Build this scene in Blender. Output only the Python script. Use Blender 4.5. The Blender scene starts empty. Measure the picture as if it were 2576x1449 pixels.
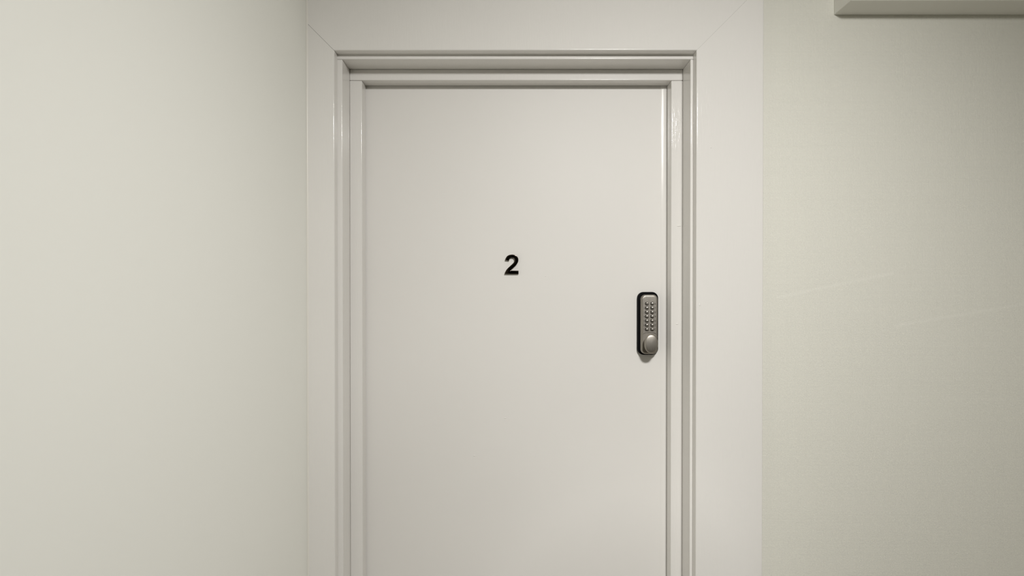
import bpy, bmesh, math
from mathutils import Vector

# ------------------------------------------------------------------ camera, world, exposure
SC = bpy.context.scene
COL = SC.collection
F_PX = 1500.0                      # focal length in pixels of the 2576 px frame
CAM_Z = 1.5
PITCH = math.radians(0.35)
cam_data = bpy.data.cameras.new('camera')
cam_data.sensor_width = 36.0
cam_data.sensor_fit = 'HORIZONTAL'
cam_data.lens = 36.0 * F_PX / 2576.0
cam_data.shift_y = (735 - 724.5 + F_PX * math.tan(PITCH)) / 2576.0
cam_data.clip_start = 0.02
cam = bpy.data.objects.new('camera', cam_data)
cam.location = (0.0, -1.273, CAM_Z)
cam.rotation_euler = (math.pi / 2 - PITCH, 0, 0)
COL.objects.link(cam)
SC.camera = cam

world = bpy.data.worlds.new('world')
SC.world = world
world.use_nodes = True
world.node_tree.nodes['Background'].inputs[0].default_value = (0.8, 0.85, 0.9, 1)
world.node_tree.nodes['Background'].inputs[1].default_value = 0.02

SC.view_settings.view_transform = 'Standard'
SC.view_settings.look = 'None'
SC.view_settings.gamma = 1.0
SC.view_settings.use_curve_mapping = False
SC.view_settings.exposure = 0.0
LAMP_WATTS = 127.0
LAMP_CONE = math.radians(124)  # wide soft cone, shaped to dim the frame edges like lens vignetting
LAMP_RADIUS = 0.10
LAMP_AIM = (0.26, -0.05, 0.85)
LAMP_COLOUR = (1.0, 0.983, 0.957)
SC.cycles.max_bounces = 6
SC.cycles.diffuse_bounces = 5
SC.cycles.glossy_bounces = 3
SC.cycles.adaptive_threshold = 0.03


# ------------------------------------------------------------------ helpers
def link(name, me, mat, parent=None, loc=(0, 0, 0), smooth=None):
    o = bpy.data.objects.new(name, me)
    COL.objects.link(o)
    o.location = loc
    if mat and not me.materials:
        me.materials.append(mat)
    if parent:
        o.parent = parent
    if smooth is not None:
        me.shade_smooth() if smooth else me.shade_flat()
    return o


def finish(bm, name):
    bmesh.ops.recalc_face_normals(bm, faces=bm.faces)
    me = bpy.data.meshes.new(name)
    bm.to_mesh(me)
    bm.free()
    return me


def box_bm(bm, x0, x1, y0, y1, z0, z1):
    v = [bm.verts.new((x, y, z)) for x in (x0, x1) for y in (y0, y1) for z in (z0, z1)]
    for f in ((0, 1, 3, 2), (4, 6, 7, 5), (0, 4, 5, 1), (2, 3, 7, 6), (0, 2, 6, 4), (1, 5, 7, 3)):
        bm.faces.new([v[i] for i in f])


def smooth_by_angle(me, deg=40):
    me.shade_smooth()
    me.set_sharp_from_angle(angle=math.radians(deg))


def weighted(o):
    w = o.modifiers.new('weighted_normals', 'WEIGHTED_NORMAL')   # keeps the large faces flat beside their rounded edges
    w.keep_sharp = True
    w.weight = 80
    return o


def box(name, mat, parent, x0, x1, y0, y1, z0, z1, bevel=0.0, seg=3):
    bm = bmesh.new()
    box_bm(bm, x0, x1, y0, y1, z0, z1)
    if bevel:
        bmesh.ops.bevel(bm, geom=list(bm.edges), offset=bevel, segments=seg, profile=0.5, affect='EDGES')
    me = finish(bm, name)
    o = link(name, me, mat, parent)
    if bevel:
        smooth_by_angle(me, 35)
        weighted(o)
    return o


def prism(name, mat, parent, pts, y0, y1, bevel=0.0025):
    """Board with an outline in x/z, thickness y0 (front) to y1; square edges rounded, diagonal (mitre) edges left sharp."""
    bm = bmesh.new()
    a = [bm.verts.new((x, y0, z)) for x, z in pts]
    b = [bm.verts.new((x, y1, z)) for x, z in pts]
    n = len(pts)
    bm.faces.new(a)
    bm.faces.new(b[::-1])
    for i in range(n):
        bm.faces.new((a[i], b[i], b[(i + 1) % n], a[(i + 1) % n]))
    big = []
    for e in bm.edges:
        p, q = e.verts[0].co, e.verts[1].co
        if abs(p.y - y0) < 1e-6 and abs(q.y - y0) < 1e-6:
            d = q - p
            if min(abs(d.x), abs(d.z)) < 1e-4:
                big.append(e)
    bmesh.ops.bevel(bm, geom=big, offset=bevel, segments=4, profile=0.5, affect='EDGES')
    me = finish(bm, name)
    smooth_by_angle(me, 35)
    return weighted(link(name, me, mat, parent))


def tag(o, label, cat, group=None):
    o['label'] = label
    o['category'] = cat
    if group:
        o['group'] = group
    return o


def struct(o, label=None):
    o['kind'] = 'structure'
    if label:
        o['label'] = label
    return o


def empty(name, loc):
    o = bpy.data.objects.new(name, None)
    o.empty_display_size = 0.05
    COL.objects.link(o)
    o.location = loc
    return o


def rrect(w, h, r, n=8):
    pts = []
    for cx, cz, a0 in ((w / 2 - r, h / 2 - r, 0), (-w / 2 + r, h / 2 - r, 90),
                       (-w / 2 + r, -h / 2 + r, 180), (w / 2 - r, -h / 2 + r, 270)):
        for k in range(n + 1):
            a = math.radians(a0 + 90 * k / n)
            pts.append((cx + r * math.cos(a), cz + r * math.sin(a)))
    return pts


def oval(w, h, n=48, p=2.2):
    pts = []
    for k in range(n):
        a = 2 * math.pi * k / n
        c, s = math.cos(a), math.sin(a)
        pts.append((w / 2 * math.copysign(abs(c) ** (2 / p), c), h / 2 * math.copysign(abs(s) ** (2 / p), s)))
    return pts


def loft(name, mat, parent, loops, loc=(0, 0, 0), angle=40, cap_start=True):
    """loops: list of (outline points, y); all outlines the same length."""
    bm = bmesh.new()
    rows = [[bm.verts.new((x, y, z)) for x, z in pts] for pts, y in loops]
    n = len(rows[0])
    for r0, r1 in zip(rows, rows[1:]):
        for i in range(n):
            bm.faces.new((r0[i], r0[(i + 1) % n], r1[(i + 1) % n], r1[i]))
    if cap_start:
        bm.faces.new(rows[0])
    bm.faces.new(rows[-1][::-1])
    me = finish(bm, name)
    smooth_by_angle(me, angle)
    return weighted(link(name, me, mat, parent, loc))


# ------------------------------------------------------------------ materials
def new_mat(name, col, rough=0.5, metal=0.0, spec=0.5):
    m = bpy.data.materials.new(name)
    m.use_nodes = True
    nt = m.node_tree
    b = nt.nodes['Principled BSDF']
    b.inputs['Base Color'].default_value = (*col, 1)
    b.inputs['Roughness'].default_value = rough
    b.inputs['Metallic'].default_value = metal
    b.inputs['Specular IOR Level'].default_value = spec
    return m, nt, b


def N(nt, kind, **props):
    n = nt.nodes.new(kind)
    for k, v in props.items():
        setattr(n, k, v)
    return n


def math_node(nt, op, a, b=None):
    n = N(nt, 'ShaderNodeMath', operation=op)
    for i, v in enumerate((a, b)):
        if v is None:
            continue
        if isinstance(v, (int, float)):
            n.inputs[i].default_value = v
        else:
            nt.links.new(v, n.inputs[i])
    return n.outputs[0]


def world_pos(nt):
    return N(nt, 'ShaderNodeNewGeometry').outputs['Position']


def noise(nt, vec, scale, detail=3, rough=0.5):
    n = N(nt, 'ShaderNodeTexNoise')
    n.inputs['Scale'].default_value = scale
    n.inputs['Detail'].default_value = detail
    n.inputs['Roughness'].default_value = rough
    nt.links.new(vec, n.inputs['Vector'])
    return n.outputs['Fac']


def bump(nt, b, height, strength, dist):
    n = N(nt, 'ShaderNodeBump')
    n.inputs['Strength'].default_value = strength
    n.inputs['Distance'].default_value = dist
    nt.links.new(height, n.inputs['Height'])
    nt.links.new(n.outputs['Normal'], b.inputs['Normal'])


def tint(nt, b, fac, c0, c1, lo=0.3, hi=0.7):
    r = N(nt, 'ShaderNodeValToRGB')
    r.color_ramp.elements[0].position = lo
    r.color_ramp.elements[1].position = hi
    r.color_ramp.elements[0].color = (*c0, 1)
    r.color_ramp.elements[1].color = (*c1, 1)
    nt.links.new(fac, r.inputs['Fac'])
    nt.links.new(r.outputs['Color'], b.inputs['Base Color'])


def scaled(nt, vec, s):
    m = N(nt, 'ShaderNodeMapping')
    m.inputs['Scale'].default_value = s
    nt.links.new(vec, m.inputs['Vector'])
    return m.outputs['Vector']


def paint(name, c0, c1, rough, brush=(40, 40, 8), strength=0.12, spec=0.5, detail=2):
    m, nt, b = new_mat(name, c0, rough, 0, spec)
    p = world_pos(nt)
    tint(nt, b, noise(nt, p, 2.5, 1), c0, c1)
    if strength:
        bump(nt, b, noise(nt, scaled(nt, p, brush), 6, detail, 0.6), strength, 0.0006)
    return m


M = {}
M['trim'] = paint('gloss_trim_paint', (0.745, 0.727, 0.695), (0.765, 0.747, 0.715), 0.12, (45, 45, 4), 0.45, 0.5, 4)
M['lipping'] = paint('satin_lipping_paint', (0.745, 0.727, 0.695), (0.765, 0.747, 0.715), 0.24, (45, 45, 4), 0.2, 0.4)
M['door'] = paint('satin_door_paint', (0.735, 0.717, 0.685), (0.755, 0.737, 0.705), 0.52, (14, 14, 14), 0.05, 0.35)
M['wall'] = paint('matte_wall_paint', (0.88, 0.88, 0.83), (0.89, 0.89, 0.84), 0.62, (40, 40, 40), 0.10, 0.35)
M['ceiling'] = paint('ceiling_paint', (0.75, 0.74, 0.69), (0.77, 0.76, 0.71), 0.7, (30, 30, 30), 0.0, 0.3)
M['floor'] = paint('floor_carpet', (0.42, 0.40, 0.36), (0.50, 0.47, 0.42), 0.95, (60, 60, 60), 0.0, 0.1)
M['plain_wall'] = paint('plain_wall_paint', (0.72, 0.71, 0.64), (0.74, 0.73, 0.66), 0.7, (30, 30, 30), 0.0, 0.3)
M['dark_wood'] = paint('dark_wood', (0.035, 0.02, 0.012), (0.06, 0.035, 0.02), 0.5, (60, 60, 4), 0.2)
M['caulk'] = paint('caulk', (0.77, 0.75, 0.69), (0.78, 0.76, 0.70), 0.35, (20, 20, 20), 0.15)


def wallpaper():
    m, nt, b = new_mat('woven_wallpaper', (0.75, 0.73, 0.64), 0.6, 0, 0.35)
    p = world_pos(nt)
    s = N(nt, 'ShaderNodeSeparateXYZ')
    wob = noise(nt, scaled(nt, p, (1, 1, 1)), 90, 3)
    nt.links.new(p, s.inputs[0])
    w = math_node(nt, 'MULTIPLY', wob, 1.6)
    k = 2 * math.pi / 0.0031
    sx = math_node(nt, 'SINE', math_node(nt, 'ADD', math_node(nt, 'MULTIPLY', s.outputs['X'], k), w))
    sz = math_node(nt, 'SINE', math_node(nt, 'ADD', math_node(nt, 'MULTIPLY', s.outputs['Z'], k), w))
    amp_x = noise(nt, scaled(nt, p, (60, 60, 4)), 1.0, 2)      # warp and weft strength drifts along the threads
    amp_z = noise(nt, scaled(nt, p, (4, 60, 60)), 1.0, 2)
    h = math_node(nt, 'ADD', math_node(nt, 'MULTIPLY', sx, amp_x), math_node(nt, 'MULTIPLY', sz, amp_z))
    h = math_node(nt, 'ADD', h, math_node(nt, 'MULTIPLY', noise(nt, p, 420, 2), 0.6))
    # two faint creases where the paper was smoothed down
    for x0, x1, z0, slope in ((0.575, 0.83, 1.487, 0.21), (0.83, 1.13, 1.425, 0.17)):
        line = math_node(nt, 'ADD', math_node(nt, 'MULTIPLY', math_node(nt, 'SUBTRACT', s.outputs['X'], x0), slope), z0)
        off = math_node(nt, 'MULTIPLY', math_node(nt, 'ABSOLUTE', math_node(nt, 'SUBTRACT', s.outputs['Z'], line)), 170.0)
        ridge = math_node(nt, 'MAXIMUM', math_node(nt, 'SUBTRACT', 1.0, off), 0.0)
        inside = math_node(nt, 'MULTIPLY', math_node(nt, 'GREATER_THAN', s.outputs['X'], x0), math_node(nt, 'LESS_THAN', s.outputs['X'], x1))
        h = math_node(nt, 'ADD', h, math_node(nt, 'MULTIPLY', math_node(nt, 'MULTIPLY', ridge, inside), 0.7))
    fac = math_node(nt, 'ADD', math_node(nt, 'MULTIPLY', h, 0.25), 0.45)
    tint(nt, b, fac, (0.67, 0.66, 0.59), (0.785, 0.775, 0.705), 0.1, 0.9)
    bump(nt, b, h, 0.45, 0.00035)
    return m


M['wallpaper'] = wallpaper()


def satin_metal():
    m, nt, b = new_mat('satin_metal', (0.50, 0.475, 0.43), 0.44, 1.0)
    p = world_pos(nt)
    f = noise(nt, scaled(nt, p, (900, 300, 60)), 1.0, 3)
    tint(nt, b, f, (0.32, 0.295, 0.262), (0.39, 0.365, 0.325))
    bump(nt, b, f, 0.06, 0.0003)
    return m


M['metal'] = satin_metal()
M['button'] = new_mat('button_metal', (0.40, 0.375, 0.335), 0.32, 1.0)[0]
M['black_rubber'] = new_mat('black_rubber', (0.0015, 0.0015, 0.002), 0.55, 0, 0.08)[0]
M['recess_shade'] = new_mat('recess_shade_paint', (0.02, 0.017, 0.014), 0.6, 0, 0.2)[0]  # near-black colour stands in for the shade round each button
M['ink'] = new_mat('dark_ink', (0.03, 0.025, 0.02), 0.5, 0, 0.3)[0]
M['chrome'] = new_mat('dark_chrome', (0.15, 0.125, 0.105), 0.10, 1.0)[0]
M['lamp_metal'] = new_mat('lamp_metal', (0.6, 0.6, 0.6), 0.3, 1.0)[0]

m_, nt_, b_ = new_mat('lamp_opal', (0.9, 0.9, 0.9), 0.4)
b_.inputs['Emission Color'].default_value = (*LAMP_COLOUR, 1)
b_.inputs['Emission Strength'].default_value = 3.0
M['lamp_opal'] = m_

# ------------------------------------------------------------------ the room
XL, XR = -0.438, 1.6            # corridor side walls
YB, YF = 0.023, -5.6             # wall with the door, far end behind the camera
CEIL = 2.37
T = 0.12

# wall with the door (wallpapered), with an opening for the frame
bm = bmesh.new()
box_bm(bm, XL - T, -0.398, YB, YB + 0.15, 0, CEIL)
box_bm(bm, 0.417, XR + T, YB, YB + 0.15, 0, CEIL)
box_bm(bm, -0.398, 0.417, YB, YB + 0.15, 2.035, CEIL)
struct(link('wall_back', finish(bm, 'wall_back'), M['wallpaper']), 'pale woven textured wallpaper wall beside the door')

struct(box('wall_left', M['wall'], None, XL - T, XL, YF, YB, 0, CEIL), 'smooth off-white painted wall left of the door')
struct(box('wall_right', M['plain_wall'], None, XR, XR + T, YF, YB, 0, CEIL))
struct(box('wall_front', M['dark_wood'], None, XL - T, XR + T, YF - T, YF, 0, CEIL))  # unseen end wall, made dark so the chrome numeral reflects dark
struct(box('floor', M['floor'], None, XL - T, XR + T, YF - T, YB + 0.15, -0.1, 0))
ceiling = struct(box('ceiling', M['ceiling'], None, XL - T, XR + T, YF - T, YB + 0.15, CEIL, CEIL + 0.1))
# boxed-in bulkhead under the ceiling against the wall, right of the door
box('bulkhead', M['ceiling'], ceiling, 0.6975, XR, YB - 0.065, YB, 2.1007, CEIL, bevel=0.0015)

# ------------------------------------------------------------------ door casing: three mitred boards
CI_L, CI_R, CI_T = -0.3786, 0.393, 2.015
CO_R = 0.5365
CW = CO_R - CI_R
trim1 = struct(empty('trim_1', (0, 0, 0)), 'wide flat white gloss casing around the door')
prism('casing_jamb', M['trim'], trim1, [(XL, 0), (CI_L, 0), (CI_L, CI_T - 0.0006), (XL, CI_T - 0.0006 + (CI_L - XL))], 0.0, YB)
prism('casing_head', M['trim'], trim1,
      [(CI_L, CI_T), (CI_R, CI_T), (CO_R, CI_T + CW), (XL, CI_T + CW), (XL, CI_T + (CI_L - XL))], 0.0, YB)
prism('casing_jamb', M['trim'], trim1, [(CI_R, 0), (CO_R, 0), (CO_R, CI_T - 0.0002 + CW), (CI_R, CI_T - 0.0002)], 0.0, YB)
# soft bead of caulk in the corner against the left wall
bm = bmesh.new()
r = 0.0035
prof = [(XL, 0.0)] + [(XL + r - r * math.cos(a), -r + r * math.sin(a)) for a in [math.radians(90 - 90 * k / 6) for k in range(7)]]
rows = [[bm.verts.new((x, y, z)) for x, y in prof] for z in (0.0, CI_T + CW)]
for i in range(len(prof)):
    j = (i + 1) % len(prof)
    bm.faces.new((rows[0][i], rows[0][j], rows[1][j], rows[1][i]))
me = finish(bm, 'caulk_bead')
smooth_by_angle(me, 40)
link('caulk_bead', me, M['caulk'], trim1)

# ------------------------------------------------------------------ door lining and stop
LI_L, LI_R, LI_T = -0.368, 0.387, 2.005
trim2 = struct(empty('trim_2', (0, 0, 0)), 'white gloss door lining set inside the casing')
box('lining_jamb', M['trim'], trim2, -0.398, LI_L, YB, 0.17, 0, LI_T, bevel=0.002)
box('lining_jamb', M['trim'], trim2, LI_R, 0.417, YB, 0.17, 0, LI_T, bevel=0.002)
box('lining_head', M['trim'], trim2, -0.398, 0.417, YB, 0.17, LI_T, 2.035, bevel=0.002)
ST_L, ST_R, ST_T = -0.340, 0.361, 1.980
trim3 = struct(empty('trim_3', (0, 0, 0)), 'white gloss door stop strips framing the door leaf')
box('stop_jamb', M['trim'], trim3, LI_L, ST_L, 0.081, 0.1165, 0, ST_T - 0.0004, bevel=0.002)
box('stop_jamb', M['trim'], trim3, ST_R, LI_R, 0.081, 0.1165, 0, ST_T - 0.0004, bevel=0.002)
box('stop_head', M['trim'], trim3, LI_L, LI_R, 0.081, 0.1165, ST_T, LI_T, bevel=0.002)


def blemish(parent, mat, x, y, z, w, h, d=0.0006):
    pts = oval(w, h, 14, 2.0)
    loops = [([(a * s, b * s) for a, b in pts], -d * t) for s, t in ((1, 0), (0.85, 0.5), (0.55, 0.85), (0.2, 1.0))]
    return loft('paint_drip', mat, parent, loops, (x, y, z), 80)


def at(px, py, y):
    s = F_PX / (1.273 + y)
    return (px - 1288) / s, CAM_Z + (735 - py) / s


for px, py, w, h in ((1708, 568, 0.012, 0.004), (1703, 815, 0.006, 0.003)):
    x, z = at(px, py, 0.081)
    blemish(trim3, M['trim'], x, 0.081, z, w, h, 0.001)
for px, py, w, h in ((1760, 767, 0.004, 0.006), (1788, 372, 0.003, 0.003)):
    x, z = at(px, py, 0.0)
    blemish(trim1, M['trim'], x, 0.0, z, w, h)

# ------------------------------------------------------------------ door leaf
DOOR_Y = 0.1185
door = struct(box('door_1', M['door'], None, -0.365, 0.384, DOOR_Y, DOOR_Y + 0.044, 0.006, 2.0, bevel=0.0015),
              'plain flush off-white painted door')
# rounded gloss-painted lipping down the lock edge
bm = bmesh.new()
x0, x1, hgt = 0.3462, 0.3612, 0.0009
prof = [(x0 + (x1 - x0) * k / 12, DOOR_Y - hgt * (1 - (2 * k / 12 - 1) ** 2)) for k in range(13)] + [(x1, DOOR_Y + 0.0008), (x0, DOOR_Y + 0.0008)]
lo = [bm.verts.new((x, y, 0.008)) for x, y in prof]
hi = [bm.verts.new((x, y, 1.985)) for x, y in prof]
bm.faces.new(lo)
bm.faces.new(hi[::-1])
for i in range(len(prof)):
    j = (i + 1) % len(prof)
    bm.faces.new((lo[i], lo[j], hi[j], hi[i]))
me = finish(bm, 'edge_lipping')
smooth_by_angle(me, 30)
link('edge_lipping', me, M['lipping'], door)
for px, py, w, h in ((1193, 1147, 0.005, 0.003), (1271, 1052, 0.006, 0.003), (1372, 695, 0.003, 0.002)):
    x, z = at(px, py, DOOR_Y)
    blemish(door, M['door'], x, DOOR_Y, z, w, h, 0.0007)


# ------------------------------------------------------------------ door number
def glyph_two():
    start = (1038, 261)
    cmds = [((1038, 0),), ((53, 0),), ((69, 148), (149, 280.5)), ((229, 413), (465, 632)), ((652, 806), (694, 868)),
            ((751, 953), (751, 1036)), ((751, 1128), (701.5, 1177.5)), ((652, 1227), (565, 1227)),
            ((478, 1227), (427, 1175)), ((376, 1123), (367, 1001)), ((87, 1029),), ((117, 1258), (242, 1357.5)),
            ((367, 1457), (572, 1466)), ((785, 1466), (907, 1351)), ((1029, 1236), (1029, 1065)),
            ((1029, 967), (993.5, 878.5)), ((958, 790), (882, 692)), ((831, 627), (698, 505)),
            ((565, 383), (530, 343.5)), ((495, 303), (475, 261))]
    pts = [start]
    for c in cmds:
        p0 = pts[-1]
        if len(c) == 1:
            pts.append(c[0])
        else:
            for k in range(1, 6):
                t = k / 5
                pts.append(tuple((1 - t) ** 2 * p0[i] + 2 * t * (1 - t) * c[0][i] + t * t * c[1][i] for i in (0, 1)))
    return pts


NUM_H, NUM_T = 0.0455, 0.0062
nx, nz = at(1287, 689.5, DOOR_Y - NUM_T)
gp = glyph_two()
sx, sz = 0.0322 / 985.0, NUM_H / 1466.0
bm = bmesh.new()
front = [bm.verts.new(((x - 545.5) * sx, -NUM_T, z * sz)) for x, z in gp]
back = [bm.verts.new((v.co.x, 0.0, v.co.z)) for v in front]
ff = bm.faces.new(front)
bm.faces.new(back[::-1])
n = len(front)
for i in range(n):
    bm.faces.new((front[i], back[i], back[(i + 1) % n], front[(i + 1) % n]))
bmesh.ops.recalc_face_normals(bm, faces=bm.faces)
bmesh.ops.bevel(bm, geom=list(ff.edges), offset=0.0009, segments=3, profile=0.5, affect='EDGES')
bmesh.ops.triangulate(bm, faces=[f for f in bm.faces if len(f.verts) > 4])
me = finish(bm, 'door_number')
smooth_by_angle(me, 50)
num = link('door_number', me, M['chrome'], None, (nx, DOOR_Y, nz))
tag(num, 'small dark polished metal numeral 2 fixed on the white door', 'number')

# ------------------------------------------------------------------ keypad lock
LX = 0.3152
GZ1, GZ0 = CAM_Z + 0.0005, CAM_Z - 0.1453
lock = empty('keypad_lock', (LX, DOOR_Y, (GZ0 + GZ1) / 2))
tag(lock, 'satin metal push-button keypad lock with black surround near the door edge', 'lock')
GW, GH = 0.0475, GZ1 - GZ0
gasket = [(rrect(GW, GH, 0.0145), 0.0), (rrect(GW, GH, 0.0145), -0.009),
          (rrect(GW - 0.001, GH - 0.001, 0.014), -0.0100), (rrect(GW - 0.004, GH - 0.004, 0.0125), -0.0106)]
loft('surround', M['black_rubber'], lock, gasket)['label'] = 'black rubber surround'
HW, HH = 0.0383, 0.1365
hz = -0.0015
hl = [(rrect(HW, HH, 0.011), -0.009), (rrect(HW, HH, 0.011), -0.0205)]
for k in range(1, 6):
    a = math.radians(90 * k / 5)
    ins = 0.0042 * (1 - math.cos(a))
    hl.append((rrect(HW - 2 * ins, HH - 2 * ins, 0.011 - ins), -0.0205 - 0.0042 * math.sin(a)))
housing = loft('housing', M['metal'], lock, hl, (0.0004, 0, hz))
FRONT = -0.0247
KZ = (CAM_Z - 0.1165) - (GZ0 + GZ1) / 2        # knob centre, in lock coordinates

# raised keypad plate whose lower edge curves round the knob
pw, ptop, pbot = 0.0312, HH / 2 - 0.0055, KZ + 0.0195 - hz
rr = 0.0062
outline = []
for k in range(9):
    a = math.radians(90 * k / 8)
    outline.append((pw / 2 - rr + rr * math.cos(a), ptop - rr + rr * math.sin(a)))
for k in range(9):
    a = math.radians(90 + 90 * k / 8)
    outline.append((-pw / 2 + rr + rr * math.cos(a), ptop - rr + rr * math.sin(a)))
for k in range(17):
    x = -pw / 2 + pw * k / 16
    outline.append((x, pbot + 0.0042 * math.sqrt(max(0, 1 - (x / (pw / 2)) ** 2))))


def inset(pts, d):
    out = []
    n = len(pts)
    for i in range(n):
        p0, p1, p2 = (Vector(pts[(i + k) % n]) for k in (-1, 0, 1))
        t = (p2 - p0).normalized()
        out.append((p1.x - t.y * d, p1.y + t.x * d))
    return out


plate = loft('keypad_plate', M['metal'], housing,
             [(outline, FRONT + 0.001), (outline, FRONT - 0.0006), (inset(outline, 0.0005), FRONT - 0.0010)])
PF = FRONT - 0.0010


# buttons and their markings
def text_mesh(ch, size):
    cu = bpy.data.curves.new('marking', 'FONT')
    cu.body = ch
    cu.size = size
    cu.extrude = 0.00015
    cu.align_x = 'CENTER'
    cu.align_y = 'CENTER'
    tmp = bpy.data.objects.new('marking_tmp', cu)
    COL.objects.link(tmp)
    bpy.context.view_layer.update()
    me = bpy.data.meshes.new_from_object(tmp.evaluated_get(bpy.context.evaluated_depsgraph_get()))
    bpy.data.objects.remove(tmp)
    bpy.data.curves.remove(cu)
    # centre and stand it upright: text x/y -> x/z
    xs = [v.co.x for v in me.vertices]
    ys = [v.co.y for v in me.vertices]
    cx, cy = (min(xs) + max(xs)) / 2, (min(ys) + max(ys)) / 2
    for v in me.vertices:
        v.co = Vector((v.co.x - cx, -v.co.z, v.co.y - cy))
    me.name = 'marking'
    return me


def zl(py, y):      # lock-local z (under the housing) of a pixel row at depth y
    return at(0, py, DOOR_Y + y)[1] - (GZ0 + GZ1) / 2 - hz


collar_me = button_me = None
rows_z = [zl(764 + 10.82 * k, PF) for k in range(7)]
for col_i, (bx, tx, chars) in enumerate(((-0.0060, -0.0124, '12345XY'), (0.0060, 0.0124, '67890ZC'))):
    for k, ch in enumerate(chars):
        z = rows_z[k]
        if collar_me is None:
            c = loft('button_recess_shade', M['recess_shade'], housing, [(rrect(0.0078, 0.0071, 0.0016, 4), PF + 0.0006), (rrect(0.0078, 0.0071, 0.0016, 4), PF - 0.00015)], (bx - 0.0004, 0, z))  # dark pad, offset left to imitate the button's hole and shadow
            collar_me = c.data
            w, h = 0.0058, 0.0054
            bt = loft('button', M['button'], housing,
                      [(rrect(w, h, 0.0013, 4), PF + 0.0004), (rrect(w, h, 0.0013, 4), PF - 0.0022),
                       (rrect(w - 0.0006, h - 0.0006, 0.0011, 4), PF - 0.0027), (rrect(w - 0.0018, h - 0.0018, 0.0007, 4), PF - 0.0029)], (bx, 0, z))
            button_me = bt.data
        else:
            link('button_recess_shade', collar_me, None, housing, (bx - 0.0004, 0, z))
            link('button', button_me, None, housing, (bx, 0, z))
        link('marking', text_mesh(ch, 0.0062), M['ink'], housing, (tx, PF - 0.0001, z))

# oval turn knob
KW, KH = 0.0310, 0.0425
kl = []
for s, y in ((0.62, 0.001), (0.62, -0.006), (0.80, -0.010), (0.95, -0.0145), (1.0, -0.0165), (1.0, -0.0185),
             (0.975, -0.0203), (0.93, -0.0213), (0.84, -0.0220), (0.70, -0.0225), (0.5, -0.0229), (0.25, -0.0232), (0.08, -0.0233)):
    kl.append((oval(KW * s, KH * s), y + FRONT))
loft('knob', M['metal'], lock, kl, (0, 0, KZ), 50)['label'] = 'oval satin metal turn knob'


# ------------------------------------------------------------------ ceiling spotlight above the camera, turned to the door, beam shaped to imitate lens vignetting
def ceiling_spotlight(x, y, aim, label):
    root = empty('ceiling_spotlight', (x, y, CEIL))
    tag(root, label, 'lamp')

    def turned(name, mat, prof, parent=None, tilt=None, loc=(0, 0, 0), close=True):
        bm = bmesh.new()
        n = 40
        rows = [[bm.verts.new((r * math.cos(2 * math.pi * k / n), r * math.sin(2 * math.pi * k / n), z)) for k in range(n)] for r, z in prof]
        for r0, r1 in zip(rows, rows[1:]):
            for k in range(n):
                bm.faces.new((r0[k], r0[(k + 1) % n], r1[(k + 1) % n], r1[k]))
        if close:
            bm.faces.new(rows[-1])
        me = finish(bm, name)
        smooth_by_angle(me, 40)
        o = link(name, me, mat, parent or root, loc)
        if tilt:
            o.rotation_euler = tilt
        return o
    d = Vector(aim) - Vector((x, y, CEIL - 0.065))
    rot = d.to_track_quat('-Z', 'Y').to_euler()
    turned('lamp_base', M['lamp_metal'], [(0.06, 0), (0.06, -0.014), (0.056, -0.017), (0.004, -0.017)])
    turned('lens', M['lamp_opal'], [(0.100, 0.004), (0.100, 0.0), (0.05, -0.001), (0.004, -0.001)], None, rot, (0, 0, -0.065))
    turned('rim', M['lamp_metal'], [(0.104, 0.006), (0.104, -0.003), (0.100, -0.003), (0.100, 0.002)], None, rot, (0, 0, -0.065), False)
    ld = bpy.data.lights.new('spot_beam', 'SPOT')
    ld.energy = LAMP_WATTS
    ld.color = LAMP_COLOUR
    ld.spot_size = LAMP_CONE
    ld.spot_blend = 1.0
    ld.shadow_soft_size = LAMP_RADIUS
    lo = bpy.data.objects.new('spot_beam', ld)
    COL.objects.link(lo)
    lo.parent = root
    lo.rotation_euler = rot
    lo.location = Vector((0, 0, -0.065)) + d.normalized() * 0.012


ceiling_spotlight(0.41, -1.38, LAMP_AIM, 'round white spotlight on the corridor ceiling turned to the door')
